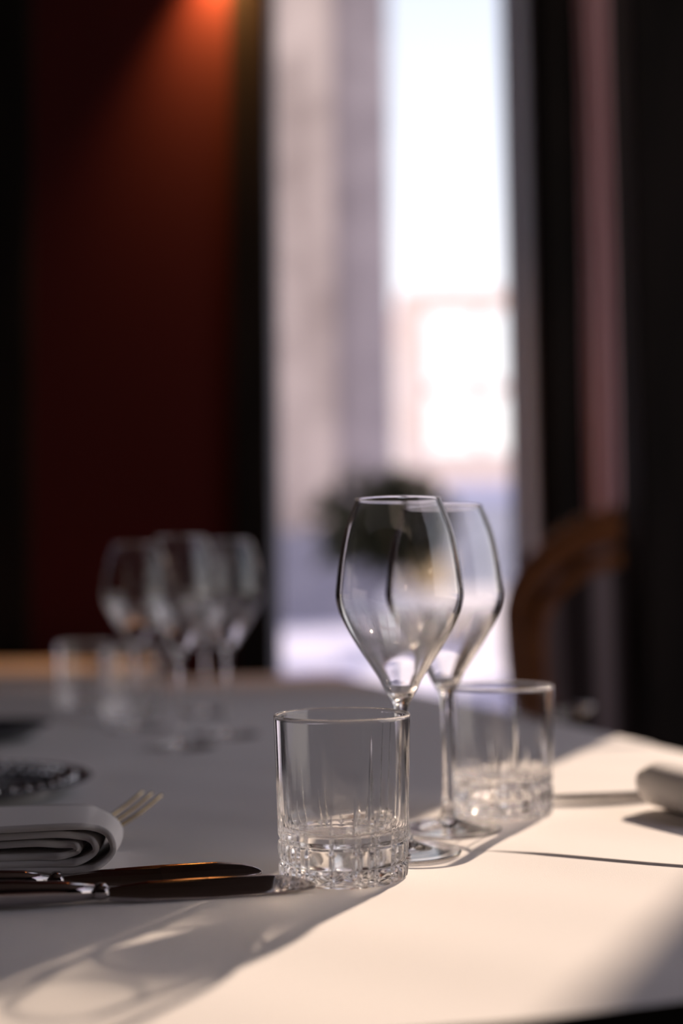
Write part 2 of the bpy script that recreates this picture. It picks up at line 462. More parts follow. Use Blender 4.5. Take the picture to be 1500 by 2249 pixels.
# stone building left in the window view
Yb = 20.0
sb = empty('stone_building', (X_at(600, Yb), Yb, GZ)); tag(sb, 'tall stone building with mottled beige front filling the left of the window view', 'building')
ox, oy, oz = sb.location
xa, xb, xc = -7.0, X_at(735, Yb) - ox, X_at(862, Yb + .4) - ox
MB().box(xa, xb, 0, 9, 1.5, 18).build('facade', 'stone', sb)
MB().box(xb, xc, 0.4, 9, 1.5, 18).build('side_bay', 'stone_shade', sb)
MB().box(xa - .05, xc + .05, -0.06, 9.05, 0, 1.5).build('plinth', 'plinth', sb)
# unseen stone pier farther right, added to keep sun off the far tables
pr = empty('sun_blocker', (2.5, 8.6, GZ)); tag(pr, 'unseen tall stone pier added outside to block the sun, right of the window view', 'pier')
MB().box(-.75, .75, -.4, .4, 0.5, 9).build('shaft', 'stone', pr)
MB().box(-.82, .82, -.47, .47, 0, .499).build('plinth', 'plinth', pr)
# peach building far away at the right of the view
Yp = 46.0
pb = empty('peach_building', (X_at(1030, Yp), Yp, GZ)); tag(pb, 'distant sunlit peach rendered building seen at the right of the window view', 'building')
ox, oy, oz = pb.location
zt = P(1030, 668, Yp).z - GZ
zb_ = P(1030, 1045, Yp).z - GZ
x0, x1 = X_at(885, Yp) - ox, 5.5
MB().box(x0, x1, 0, 8, 0, zt + .2).build('facade', 'peach', pb)
for (ya, yb2) in ((680, 848), (866, 1000)):
    za, zb2 = P(1030, yb2, Yp).z - GZ, P(1030, ya, Yp).z - GZ
    for (pa, pb2) in ((930, 1046), (1052, 1168)):
        xa, xb = X_at(pa, Yp) - ox, X_at(pb2, Yp) - ox
        w = MB().box(xa, xb, -0.12, 0.0, za, zb2).build('window', 'trimwhite', pb)
        MB().box(xa + .12, xb - .12, -0.14, -0.121, za + .12, zb2 - .12).build('pane', 'mirror_pane', w)
MB().box(x0 - .15, x1 + .1, -0.25, 8.1, zt + .2, zt + .5).build('cornice', 'peach', pb)
# pale wall mid distance
Yg = 15.0
gw = empty('garden_wall', (X_at(1080, Yg, 1200), Yg, GZ)); tag(gw, 'long pale grey stone wall outside, below the peach building', 'wall')
ox = gw.location.x
zt = P(1080, 1062, Yg).z - GZ
MB().box(X_at(985, Yg) - ox, 6, 0, 0.4, 0, zt - .22).build('wall_body', 'palestone', gw)
MB().box(X_at(985, Yg) - ox - .06, 6.06, -0.08, 0.48, zt - .22, zt).build('coping', 'snow', gw, bevel=0.02)
# white ledge with the potted shrub
Yq = 10.0
qs = Yq / 6.0
xl_, xr_ = X_at(800, Yq, 1300), X_at(1192, Yq, 1300)
zt = P(1000, 1294, Yq).z - GZ
vb = []; fb = []; nbx, nby = 40, 30
for j in range(nby + 1):
    for i in range(nbx + 1):
        u_ = i / nbx; w_ = j / nby
        x = xl_ + (xr_ - xl_) * u_; y = 7.7 + 4.6 * w_
        rise = min(1, max(0, (y - 7.8) / 2.1)); fall = min(1, max(0, (12.2 - y) / 1.3)); side = min(1, u_ / .16)
        side = side * side * (3 - 2 * side)
        vb.append((x - 1.0, y - Yq, zt * min(rise, fall) * side + (0.012 * math.sin(x * 7 + y * 3) * side if 0 < rise < 1 else 0) - 0.002))
for j in range(nby):
    for i in range(nbx):
        q = j * (nbx + 1) + i; fb.append((q, q + 1, q + nbx + 2, q + nbx + 1))
lw = link('snow_bank', pydata('snow_bank', vb, fb), 'white', loc=(1.0, Yq, GZ), smooth=True)
tag(lw, 'low smooth white bank sloping up outside the window, carrying the potted shrub', 'bank')
ptop = GZ + zt
pc = P(940, 1290, Yq + .16)
sp_ = empty('potted_shrub', (pc.x, Yq + .16, ptop)); tag(sp_, 'dark leafy shrub in a pale yellow pot standing on the white bank outside', 'plant')
pot = lathe_mesh('pot', [(0.0, 0.001), (0.075, 0.001), (0.082, 0.01), (0.105, 0.12), (0.115, 0.125), (0.115, 0.145), (0.1, 0.145), (0.097, 0.12), (0.0, 0.12)], 40)
pt = link('pot', pot, 'pot', sp_, smooth=True)
link('soil', lathe_mesh('soil', [(0.0, 0.128), (0.04, 0.127), (0.075, 0.1215)], 24), 'soil', pt)
stems = MB(); leaves = MB()
fc = (P(838, 1145, Yq + .16) - Vector((pc.x, Yq + .16, ptop))) / qs
sp_.scale = (qs, qs, qs)
random.seed(3)
for k in range(135):
    a = random.uniform(0, 6.283); rr = random.uniform(0, 1) ** .5
    tip = Vector((fc.x + 0.37 * rr * math.cos(a) + random.uniform(-.03, .03), random.uniform(-.16, .16), fc.z + 0.27 * rr * math.sin(a)))
    base = Vector((random.uniform(-.02, .02), random.uniform(-.02, .02), 0.12))
    mid = (base + tip) / 2 + Vector((0, 0, .05))
    pts = [Vector(q) for q in spline([base, mid, tip], 5)]
    stems.tube(pts, [0.004 - 0.0025 * i / (len(pts) - 1) for i in range(len(pts))], 5)
    for q in pts[4:]:
        for _ in range(7):
            d = Vector((random.gauss(0, 1), random.gauss(0, 1), random.gauss(0, 1))).normalized()
            s1 = d.cross(Vector((0.3, 0.1, 1))).normalized()
            L = random.uniform(.04, .075); w_ = L * .3
            nrm = d.cross(s1) * 0.004
            leaves.add([q, q + d * L * .45 + s1 * w_ + nrm, q + d * L, q + d * L * .45 - s1 * w_ + nrm, q + d * L * .5 - nrm],
                       [(0, 1, 4), (1, 2, 4), (2, 3, 4), (3, 0, 4)])
stems.build('stem', 'foliage', sp_, smooth=True)
leaves.build('foliage', 'foliage', sp_)

# ================================================================== TABLES AND CLOTHS
th = R(15.5)
U = Vector((math.cos(th), math.sin(th), 0)); V = Vector((-math.sin(th), math.cos(th), 0))
_A = T(1290, 2222); _B = T(1480, 1642)
_A.z = _B.z = 0
C0 = _A + U * ((_B - _A).dot(U))
def uv_of(p): 
    d = Vector((p.x, p.y, 0)) - C0
    return d.dot(U), d.dot(V)
TW = 1.75          # width of the joined tables
SEAM = 0.785
END = 2.10
def arc_map(e, r=0.012):
    """e = distance past the edge start -> (outward, down)"""
    if e <= 0: return 0.0, 0.0
    L = r * math.pi / 2
    if e < L:
        a = e / r
        return r * math.sin(a), r * (1 - math.cos(a))
    return r, r + (e - L)
crA, crB = T(1040, 1868), T(1515, 1907)
cu0, cv0 = uv_of(crA); cu1, cv1 = uv_of(crB)
def cloth_h(u, v):
    h = 0.0004 * math.sin(u * 23 + 1.5 * math.sin(v * 9)) * math.sin(v * 17 + u * 4) + 0.0003 * math.sin(u * 41 + v * 33)
    # crease: pressed fold running from the wine glass to the right
    t = (u - cu0) / (cu1 - cu0)
    if -0.35 < t < 1.6:
        line = cv0 + (cv1 - cv0) * t + 0.002 * math.sin(t * 5)
        d = v - line
        k = max(0.0, min(1.0, (t + 0.1) / 0.5)) 
        h += k * 0.0017 * (1 / (1 + math.exp(-max(-40 * .0007, min(40 * .0007, d)) / 0.0007))) * math.exp(-max(d, 0) / 0.05)
    return h
BC = 0.4
def crease_line(u):
    t = (u - cu0) / (cu1 - cu0)
    return cv0 + (cv1 - cv0) * t + 0.002 * math.sin(t * 5)
def crease_warp(u, b):
    L = max(0.12, min(0.66, crease_line(u)))
    d = b - BC
    if abs(d) <= 0.006: return L + d
    if d < 0: return (L - 0.006) * (b / (BC - 0.006))
    return L + 0.006 + (SEAM - 0.004 - L - 0.006) * (d - 0.006) / (SEAM - 0.004 - BC - 0.006)
def tablecloth(name, u0, u1, v0, v1, du, dv, drops, zoff=0.0, hf=None, warp=None):
    """drops: (left, right, near, far) hang lengths"""
    def axis(a0, a1, dl, dr, step, extra=None):
        pts = []
        def hang(dd):
            if dd <= 0: return []
            o_ = [0.003, 0.006, 0.009, 0.012, 0.0155, 0.0188]; x = 0.04
            while x < dd: o_.append(x); x += 0.04
            return o_ + [dd]
        L = hang(dl); Rr = hang(dr)
        for e_ in reversed(L): pts.append((a0, -e_))
        n_ = max(2, int((a1 - a0) / step))
        base_ = [a0 + (a1 - a0) * i / n_ for i in range(n_ + 1)]
        if extra: base_ = sorted(set([b for b in base_ if not extra[0] <= b <= extra[-1]] + list(extra)))
        for b in base_: pts.append((b, 0))
        for e_ in Rr: pts.append((a1, e_))
        return pts
    ax = axis(u0, u1, drops[0], drops[1], du); ay = axis(v0, v1, drops[2], drops[3], dv, [BC + k * 0.0003 for k in range(-20, 21)] if warp else None)
    vs = []
    for (b, eb) in ay:
        for (a, ea) in ax:
            oa, da = arc_map(abs(ea)); ob, db = arc_map(abs(eb))
            oa = math.copysign(oa, ea) if ea else 0; ob = math.copysign(ob, eb) if eb else 0
            dn = max(da, db)
            wb = warp(a, b) if warp else b
            z = TBL + zoff - dn + (hf(a, wb) if (hf and dn == 0) else 0)
            if dn > 0.03:
                fl = 0.012 * min(1, dn / .2)
                if db >= da: ob += math.copysign(fl * (1 + math.sin(a * 30)), eb)
                if da >= db: oa += math.copysign(fl * (1 + math.sin(b * 30)), ea)
                if min(da, db) > 0.02: z += 0.0
            p = C0 + U * (a + oa) + V * (wb + ob)
            vs.append((p.x, p.y, z))
    nx = len(ax); f = []
    for j in range(len(ay) - 1):
        for i in range(nx - 1):
            q = j * nx + i
            f.append((q, q + 1, q + nx + 1, q + nx))
    me = pydata(name, vs, f)
    return link(name, me, 'cloth', smooth=True)
near = tablecloth('tablecloth', -TW, -0.012, 0.0, SEAM - 0.004, 0.0050, 0.005, (.3, .3, 0.0, 0.0), 0.0, cloth_h, crease_warp)
tag(near, 'white linen tablecloth in the foreground, half in sunlight, under the tumblers', 'tablecloth')
far = tablecloth('tablecloth', -TW, -0.012, SEAM + 0.010, END, 0.02, 0.02, (.3, .3, 0.02, .3), 0.0015,
                 lambda u, v: 0.0006 * math.sin(u * 12 + v * 5) * math.sin(v * 11))
tag(far, 'white tablecloth in shade on the farther table with the group of blurred glasses', 'tablecloth')
def table(v0, v1, label):
    root = empty('dining_table', C0 + U * (-TW / 2) + V * ((v0 + v1) / 2), th)
    tag(root, label, 'table')
    hw, hd = TW / 2 - 0.014, (v1 - v0) / 2 - 0.006
    MB().box(-hw, hw, -hd, hd, TBL - 0.035, TBL - 0.003).build('tabletop', 'black', root)
    for a in (-1, 1):
        for b in (-1, 1):
            x = a * (hw - .06); y = b * (hd - .06)
            MB().box(x - .025, x + .025, y - .025, y + .025, 0, TBL - 0.0352).build('leg', 'black', root)
table(0.008, SEAM, 'dark table under the foreground tablecloth')
table(SEAM + .012, END + .006, 'dark table under the farther tablecloth')

# neighbouring table, far left
nb = empty('dining_table', (-0.98, 3.1, 0)); tag(nb, 'neighbouring dark table by the red wall at the far left', 'table')
MB().box(-0.5, 0.5, -0.26, 0.26, TBL - .03, TBL - .003).build('tabletop', 'black', nb)
for a in (-.44, .44):
    for b in (-.2, .2):
        MB().box(a - .02, a + .02, b - .02, b + .02, 0, TBL - .0302).build('leg', 'black', nb)
v = []; f = []
mb = MB().box(-0.508, 0.508, -0.268, 0.268, TBL - .002, TBL + .001)
mb.box(-0.508, 0.508, -0.272, -0.268, TBL - .3, TBL - .0).box(-0.508, 0.508, 0.268, 0.272, TBL - .3, TBL).box(-0.512, -0.508, -0.268, 0.268, TBL - .3, TBL).box(0.508, 0.512, -0.268, 0.268, TBL - .3, TBL)
o = mb.build('tablecloth', 'cloth', loc=(-0.98, 3.1, 0)); tag(o, 'white tablecloth on the neighbouring table by the red wall', 'tablecloth')

# ================================================================== GLASSES
# --- wine glass: bowl, stem and foot share their border rings, so together they are one closed glass skin
def make_wine_glass():
    out = [(4.3, 92), (5.0, 96.5), (7.0, 100.5), (10.5, 106), (14.0, 113), (20.7, 123.4), (26.4, 132), (32.0, 141), (37.0, 150), (40.8, 159), (42.6, 168), (42.1, 177), (39.9, 194), (36.2, 212), (32.2, 224), (28.4, 233.2)]
    outer = [(r / 1000, z / 1000) for r, z in spline(out, 8)]
    inner = []
    ob = [(0.0, 102.5), (3.0, 102.9), (6.5, 105.0), (9.2, 109.0), (11.8, 114.4), (18.2, 124.8), (24.2, 133.4), (30.2, 142.0), (35.6, 150.8), (39.7, 159.3), (41.45, 168), (40.95, 177), (38.8, 194), (35.1, 212), (31.2, 223.7), (27.5, 233.0)]
    inner = [(max(r, 0) / 1000, z / 1000) for r, z in spline(ob, 8)]
    inner[0] = (0.0, inner[0][1])
    rim = [(0.02828, 0.2337), (0.02795, 0.2339), (0.02763, 0.2336)]
    prof = outer + rim + inner[::-1]
    root = empty('wine_glass')
    N = 144
    bowl = link('bowl', lathe_mesh('bowl', prof, N), 'glass', root, smooth=True)
    st = [(7.2, 8.0), (5.0, 14), (3.9, 22), (3.5, 35), (3.4, 60), (3.7, 82), (4.3, 92)]
    stp = [(r / 1000, z / 1000) for r, z in spline(st, 6)]
    stem = link('stem', lathe_mesh('stem', stp, N), 'glass', root, smooth=True)
    ft = [(0.0, 0.0012), (0.030, 0.0007), (0.0368, 0.0003), (0.0379, 0.0007), (0.0381, 0.0014), (0.0374, 0.0020), (0.030, 0.0026), (0.020, 0.0038), (0.012, 0.0058), (0.0072, 0.0080)]
    ftp = [ft[0]] + spline(ft[1:], 6)
    foot = link('foot', lathe_mesh('foot', ftp, N), 'glass', root, smooth=True)
    return root
def set_loc(o, p, rz=0.0):
    o.location = (p[0], p[1], p[2]); o.rotation_euler = (0, 0, rz)
def at_depth(px, Y, z=TBL):
    """point on the table plane at depth Y that shows at column px"""
    py = 1300 + (CAM_Z - z) * F_PX / Y
    for _ in range(4):
        p = P(px, py, Y); py += (p.z - z) * F_PX / Y
    return Vector((P(px, py, Y).x, Y, z))
wine = make_wine_glass()
set_loc(wine, at_depth(886, 0.851) + Vector((0, 0, 0.0004)))
tag(wine, 'empty wine glass in front of its twin, directly behind the sharp cut tumbler', 'wine glass', 'wine glasses of the foreground setting')
w2 = copy_tree(wine)
set_loc(w2, at_depth(985, 0.93) + Vector((0, 0, 0.0004)), 1.0)
w2['label'] = 'rear wine glass, partly hidden by the nearer wine glass, left of the soft tumbler'

# --- cut tumbler
def make_tumbler(name):
    NT = 960
    H = 0.0976
    cuts = []
    r2 = random.Random(21)
    # (angle in degrees, height in mm). -90 faces the camera
    cuts = [(-161, 60), (-154, 44), (-148, 50), (-139, 35), (-132, 53), (-123, 32), (-100, 46), (-80, 57), (-76, 35), (-66, 91), (-60, 48),
            (-42, 58), (-36, 72), (-22, 50), (-14, 64), (-4, 46), (8, 80), (22, 60), (34, 40), (42, 92), (51, 92), (66, 44), (75, 40), (92, 32),
            (107, 50), (113, 48), (130, 62), (138, 36), (150, 70), (165, 55), (175, 45), (187, 66)]
    zs = np.concatenate([np.arange(0.0016, 0.033, 0.00045), np.arange(0.033, 0.0935, 0.0011), np.array([0.0935, 0.0955])])
    th_ = np.linspace(0, 2 * math.pi, NT, endpoint=False)
    Rz = 0.0388 + (0.0418 - 0.0388) * (zs / H)
    rad = np.repeat(Rz[:, None], NT, 1)
    depth = np.zeros_like(rad)
    for (deg, hh) in cuts:
        h = hh / 1000
        d = (th_ - math.radians(deg) + math.pi) % (2 * math.pi) - math.pi
        s_ = np.abs(d) * 0.040
        env = np.clip((h - zs) / (0.45 * h), 0, 1) ** 0.8
        wdt = (0.0021 if hh > 80 else 0.0016) * env + 1e-6
        dep = (0.0018 if hh > 80 else 0.0016) * env
        depth = np.maximum(depth, dep[:, None] * np.clip(1 - s_[None, :] / wdt[:, None], 0, 1))
    for zc, w_, dd in ((0.0105, 0.0021, 0.0014), (0.0235, 0.0017, 0.0012)):
        depth = np.maximum(depth, (dd * np.clip(1 - np.abs(zs - zc) / w_, 0, 1))[:, None] * np.ones((1, NT)))
    # pillow-shaped panels between the cuts in the thick base
    ca = np.sort(np.radians(np.array([c_[0] for c_ in cuts]) % 360))
    ext = np.concatenate([ca[-1:] - 2 * math.pi, ca, ca[:1] + 2 * math.pi])
    k_ = np.searchsorted(ext, th_, side='right') - 1
    k_ = np.clip(k_, 0, len(ext) - 2)
    tt = (th_ - ext[k_]) / (ext[k_ + 1] - ext[k_])
    pw_ = (1 - (2 * tt - 1) ** 2) * np.clip((ext[k_ + 1] - ext[k_]) / 0.2, 0.25, 1)
    zb = np.where(zs < 0.0105, zs / 0.0105, np.where(zs < 0.0235, (zs - 0.0105) / 0.013, 0.5))
    zf = (1 - (2 * zb - 1) ** 2) * np.clip((0.0255 - zs) / 0.002, 0, 1)
    rad = rad + 0.0009 * pw_[None, :] * zf[:, None] - 0.0004 * (zs < 0.0255)[:, None]
    rad = rad - depth
    cutf = np.clip(depth / 0.0002, 0, 1)
    rows = []; cutrows = []     # arrays (NT,3)
    c, s = np.cos(th_), np.sin(th_)
    def ring(r, z, ct=0.0):
        cutrows.append(np.broadcast_to(ct, (NT,)).copy())
        r = np.broadcast_to(r, (NT,)); z = np.broadcast_to(z, (NT,))
        rows.append(np.stack([r * c, r * s, z], 1))
    # underside: shallow star-cut hollow
    ring(0.002, 0.0034)
    for q in np.linspace(0.004, 0.032, 22):
        ring(q, 0.0036 - 1.9 * (q ** 2) + 0.0013 * math.sin(math.pi * (q - .002) / .032) * (np.abs(((th_ * 20 / math.pi) % 2) - 1) - 0.5) + 0.00035 * math.cos(q * 1400))
    ring(0.0345, 0.0004)
    ring(rad[0] - 0.0012, 0.0004); 
    for i, z in enumerate(zs): ring(rad[i], z, cutf[i])
    Rt = 0.0418
    ring(Rt - 0.0001, 0.0968); ring(Rt - 0.0005, 0.0975); ring(Rt - 0.0010, 0.0977); ring(Rt - 0.0015, 0.0974); ring(Rt - 0.0018, 0.0966)
    for z in np.linspace(0.094, 0.040, 28):
        w_ = 0.0018 + 0.0012 * (0.094 - z) / 0.054
        ring(0.0388 + 0.003 * z / H - w_, z)
    for r, z in [(0.0369, 0.036), (0.0364, 0.033), (0.0352, 0.0306), (0.0330, 0.0289), (0.0290, 0.0279), (0.0220, 0.0272), (0.0120, 0.0268), (0.003, 0.0267)]:
        ring(r, z)
    V_ = np.concatenate(rows)
    nr = len(rows)
    i = np.arange(NT); j = (i + 1) % NT
    F = []
    for k in range(nr - 1):
        F.append(np.stack([k * NT + i, k * NT + j, (k + 1) * NT + j, (k + 1) * NT + i], 1))
    F = np.concatenate(F)
    nv = len(V_)
    V_ = np.concatenate([V_, [[0, 0, 0.0034], [0, 0, 0.0267]]])
    faces = F.tolist()
    faces += [[nv, int(b), int(a_)] for a_, b in zip(i, j)]
    faces += [[nv + 1, int((nr - 1) * NT + a_), int((nr - 1) * NT + b)] for a_, b in zip(i, j)]
    me = bpy.data.meshes.new(name); me.from_pydata(V_.tolist(), [], faces); me.update()
    at = me.attributes.new('cut', 'FLOAT', 'POINT')
    at.data.foreach_set('value', np.concatenate(cutrows + [np.array([0.0, 0.0])]).astype(np.float32))
    return me
tm = make_tumbler('cut_glass_tumbler')
tum = link('cut_glass_tumbler', tm, 'crystal', smooth=True)
set_loc(tum, at_depth(755, 0.785) + Vector((0, 0, 0.0004)))
tag(tum, 'sharply focused cut crystal tumbler with vertical grooves at the front of the table', 'tumbler', 'cut crystal tumblers')
t2 = tum.copy(); COL.objects.link(t2)
set_loc(t2, at_depth(1102, 1.0) + Vector((0, 0, 0.0004)), 2.3)
t2['label'] = 'slightly blurred cut crystal tumbler right of the wine glasses, full of bright glints'

# blurred glasses of the far setting
for (pxx, Y, rz, lab) in ((300, 1.62, .3, 'leftmost blurred wine glass of the group on the farther table'),
                          (397, 1.42, .9, 'middle blurred wine glass of the group on the farther table'),
                          (500, 1.53, 2.0, 'rightmost blurred wine glass of the group, against the black window surround'),
                          (452, 1.82, 2.6, 'rearmost blurred wine glass, seen between the middle and right ones')):
    c_ = copy_tree(wine); set_loc(c_, at_depth(pxx, Y) + Vector((0, 0, 0.0028)), rz)
    c_['label'] = lab; c_['group'] = 'wine glasses on the farther table'
for (pxx, Y, rz, lab) in ((290, 1.76, 1.1, 'blurred tumbler behind the leftmost wine glass of the group'),
                          (185, 1.95, 0.4, 'blurred tumbler standing farthest left on the farther table')):
    c_ = tum.copy(); COL.objects.link(c_); set_loc(c_, at_depth(pxx, Y) + Vector((0, 0, 0.0028)), rz)
    c_['label'] = lab; c_['group'] = 'tumblers on the farther table'
# low dish far right and dark dishes far left
def dish(name, loc, r, m, label, cat, h=0.012):
    prof = [(0.0, 0.0002), (r * .55, 0.0002), (r * .62, 0.001), (r * .95, h - .001), (r, h), (r * .985, h + .001), (r * .92, h - .0005), (r * .6, 0.004), (r * .5, 0.0032), (0.0, 0.0030)]
    o_ = link(name, lathe_mesh(name, prof, 72), m, smooth=True); set_loc(o_, loc); tag(o_, label, cat)
    return o_
dish('side_plate', at_depth(1248, 1.68) + Vector((0, 0, .0025)), 0.036, 'silver', 'small blurred silver dish at the right edge of the farther table', 'dish', 0.016)
dish('side_plate', at_depth(-30, 1.52) + Vector((0, 0, .0025)), 0.075, 'porcelain', 'dark blurred plate at the left end of the farther table', 'plate', 0.018)

# plate at the left edge of the foreground table
c_ = T(-118, 1735, TBL + .012)
plate = empty('bread_plate', (c_.x, 1.11, TBL + 0.0008)); tag(plate, 'round engraved silver bread plate cut off by the left edge', 'plate')
r_ = 0.112
link('rim', lathe_mesh('rim', [(r_ * .66, 0.006), (r_ * .90, 0.0135), (r_ * .985, 0.0150), (r_, 0.0142), (r_ * .985, 0.0128), (r_ * .9, 0.0115), (r_ * .66, 0.004), (r_*.66, 0.006)], 96), 'porcelain', plate, smooth=True)
link('well', lathe_mesh('well', [(0, 0.0), (r_ * .60, 0.0), (r_ * .655, 0.0038), (r_ * .655, 0.0062), (r_ * .58, 0.0045), (0, 0.0040)], 96), 'silver', plate, smooth=True)
mb = MB()
for k in range(44):
    a = 2 * math.pi * k / 44
    for rr, s_ in ((.74, .0030), (.84, .0036)):
        c0 = Vector((r_ * rr * math.cos(a), r_ * rr * math.sin(a), 0.0085 + (rr - .74) * r_ * .32 + .0016))
        t_ = Vector((-math.sin(a), math.cos(a), 0)); n_ = Vector((math.cos(a), math.sin(a), 0.3)).normalized()
        mb.tube([c0 - n_ * .0045, c0 - n_ * .002, c0 + n_ * .002, c0 + n_ * .0045], [.0008, s_, s_, .0008], 8)
mb.build('rim_ornament', 'silver', plate, smooth=True)

# ================================================================== CUTLERY
def make_knife():
    root = empty('table_knife')
    # local X: tip at 0, handle towards +X (then rotated by the placement)
    bl = []
    for x, hy, yc in ((0.0000, .0008, .0050), (.0015, .0032, .0040), (.004, .0050, .0028), (.010, .0080, .0012), (.025, .0108, .0), (.06, .0116, .0), (.095, .0100, .0), (.110, .0070, .0), (.117, .0052, .0)):
        bl.append((x, yc, 0.0042, hy, 0.0009 if x < .09 else 0.0016, 5.0))
    v_, f_ = loft(bl, 20); bd = MB().add(v_, f_).build('blade', 'steel', root, smooth=False); bd.rotation_euler = (R(-17), 0, 0)
    bo = [(.1171, 0, .0048, .0055, .0028, 2.5), (.119, 0, .0055, .0068, .0042, 2.5), (.122, 0, .0055, .0068, .0046, 2.5), (.125, 0, .0052, .0058, .0038, 2.4)]
    v_, f_ = loft(bo, 20); MB().add(v_, f_).build('bolster', 'steel', root, smooth=True)
    ha = [(.1251, 0, .0054, .0058, .0040, 2.4), (.14, 0, .0064, .0070, .0056, 2.4), (.17, 0, .0074, .0084, .0068, 2.5), (.205, 0, .0080, .0096, .0075, 2.5), (.226, 0, .0078, .0098, .0074, 2.4), (.233, 0, .0074, .0080, .0058, 2.2), (.2365, 0, .0072, .0040, .0026, 2)]
    v_, f_ = loft(ha, 24); MB().add(v_, f_).build('handle', 'steel', root, smooth=True)
    return root
def place_dir(o, tip, toward, z):
    d = Vector((toward.x - tip.x, toward.y - tip.y, 0)).normalized()
    o.location = (tip.x, tip.y, z); o.rotation_euler = (0, 0, math.atan2(d.y, d.x))
kn = make_knife()
place_dir(kn, T(570, 1922), T(0, 1963), TBL + 0.0004)
tag(kn, 'polished table knife lying behind the other one, in front of the left napkin', 'knife', 'knives of the left setting')
k2 = copy_tree(kn)
place_dir(k2, T(688, 1952), T(0, 1995), TBL + 0.0004)
k2['label'] = 'front polished table knife with its tip in front of the sharp tumbler'
k3 = copy_tree(kn)
place_dir(k3, T(1195, 1766), T(1425, 1757), TBL + 0.0004)
k3['label'] = 'thin dark knife between the soft tumbler and the right napkin'
for c_ in k3.children:
    if c_.name.startswith('blade'): c_.rotation_euler = (0, 0, 0)
del k3['group']

def make_fork():
    root = empty('fork')
    hd = []
    def zc(x): return 0.0035 + 0.023 * max(0, (0.055 - x) / 0.055) ** 1.5
    for k in range(3):
        y0 = (k - 1) * 0.0122
        pts = [(x / 1000, y0 * (1 - 0.15 * max(0, (x - 20) / 25)), zc(x / 1000)) for x in range(0, 46, 3)]
        mb_ = MB(); mb_.tube(pts, [0.0007] + [0.0011 + 0.0006 * i / len(pts) for i in range(1, len(pts))], 8)
        mb_.build('tine', 'brass', root, smooth=True)
    secs = [(x / 1000, 0, zc(x / 1000), hy, .0011, 2.4) for x, hy in ((44.5, .0115), (48, .0125), (55, .0125), (62, .0105), (70, .0055), (76, .0034))]
    v_, f_ = loft(secs, 18); MB().add(v_, f_).build('fork_head', 'brass', root, smooth=True)
    secs = [(.0761, 0, .0040, .0033, .0015, 2.4), (.09, 0, .0052, .0028, .0018, 2.4), (.105, 0, .0045, .0045, .0018, 2.4), (.122, 0, .0030, .0062, .0015, 2.4), (.130, 0, .0024, .0050, .0012, 2.2), (.133, 0, .0022, .002, .0006, 2)]
    v_, f_ = loft(secs, 18); MB().add(v_, f_).build('handle', 'brass', root, smooth=True)
    return root
fk = make_fork()
tip = T(336, 1742, TBL + .026)
place_dir(fk, tip, Vector((tip.x - .11, tip.y - .10, 0)), TBL + 0.0002)
tag(fk, 'pale gold fork with raised tines poking out behind the left napkin', 'fork')

# ================================================================== NAPKINS
def napkin_mesh(name, length, depth, height, layers, thick, seed):
    """sheet folded over and over around its right end, profile in XZ, extruded along Y; right end at x=0, going to -length"""
    r3 = random.Random(seed)
    v = []; f = []
    def ribbon(path, y0, y1, wob):
        P2 = spline(path, 6)
        n_ = len(P2); ny = 14
        nor = []
        for i in range(n_):
            a, b = P2[max(i - 1, 0)], P2[min(i + 1, n_ - 1)]
            dx, dz = b[0] - a[0], b[1] - a[1]; L = math.hypot(dx, dz) or 1
            nor.append((-dz / L, dx / L))
        base = len(v)
        for k in (1, -1):
            for j in range(ny + 1):
                y = y0 + (y1 - y0) * j / ny
                s_ = j / ny
                for i in range(n_):
                    o_ = k * thick / 2
                    ww = wob * math.sin(s_ * 3.1 + i * .2) 
                    v.append((P2[i][0] + nor[i][0] * o_ + ww - 0.006 * s_, y + 0.0012 * math.sin(i * .5), max(0.0003, P2[i][1] + nor[i][1] * o_ + (ww * .6 if P2[i][1] > height * .5 else 0))))
        N = (ny + 1) * n_
        for k in range(2):
            for j in range(ny):
                for i in range(n_ - 1):
                    q = base + k * N + j * n_ + i
                    w_ = (q, q + 1, q + n_ + 1, q + n_)
                    f.append(w_ if k else w_[::-1])
        for j in (0, ny):
            for i in range(n_ - 1):
                q = base + j * n_ + i
                f.append((q, q + 1, q + 1 + N, q + N))
        for i in (0, n_ - 1):
            for j in range(ny):
                q = base + j * n_ + i
                f.append((q, q + n_, q + n_ + N, q + N))
    for L_ in range(layers):
        g_ = L_ / layers
        ins = height * 0.5 * g_ * .95
        hb = thick / 2 + 0.0002 + ins * .8
        ht = height - thick / 2 - ins * (1.0 + 0.15 * r3.random())
        xr = -ins * 1.0 - thick / 2 - (0.006 if L_ else 0) * L_
        mid = (hb + ht) / 2
        path = [(-length, hb), (-length * .6, hb), (-length * .3, hb), (xr - .020, hb + .0002), (xr - .007, hb + (mid - hb) * .22), (xr, hb + (mid - hb) * .8), (xr - .003, mid + (ht - mid) * .45), (xr - .013, ht - .0022), (xr - .028, ht + .0002), (-length * .35, ht - .0015), (-length * .6, ht - .002 - .003 * g_), (-length, ht - .004)]
        ribbon(path, 0.0015 * L_, depth - .001 * L_, 0.0015)
    return pydata(name, v, f)
me = napkin_mesh('folded_napkin', 0.26, 0.072, 0.031, 3, 0.0038, 4)
nk = link('folded_napkin', me, 'napkin', smooth=True)
p_ = T(255, 1921)
nk.location = (p_.x, p_.y, TBL + 0.0006); nk.rotation_euler = (0, 0, R(2))
tag(nk, 'folded white napkin at the left edge, its open rolled end facing the tumbler', 'napkin')
me = napkin_mesh('folded_napkin', 0.15, 0.09, 0.037, 4, 0.0042, 9)
n2 = link('folded_napkin', me, 'napkin', smooth=True)
p_ = T(1428, 1797)
n2.location = (p_.x - .002, p_.y + .035, TBL + 0.0006); n2.rotation_euler = (0, 0, R(200))
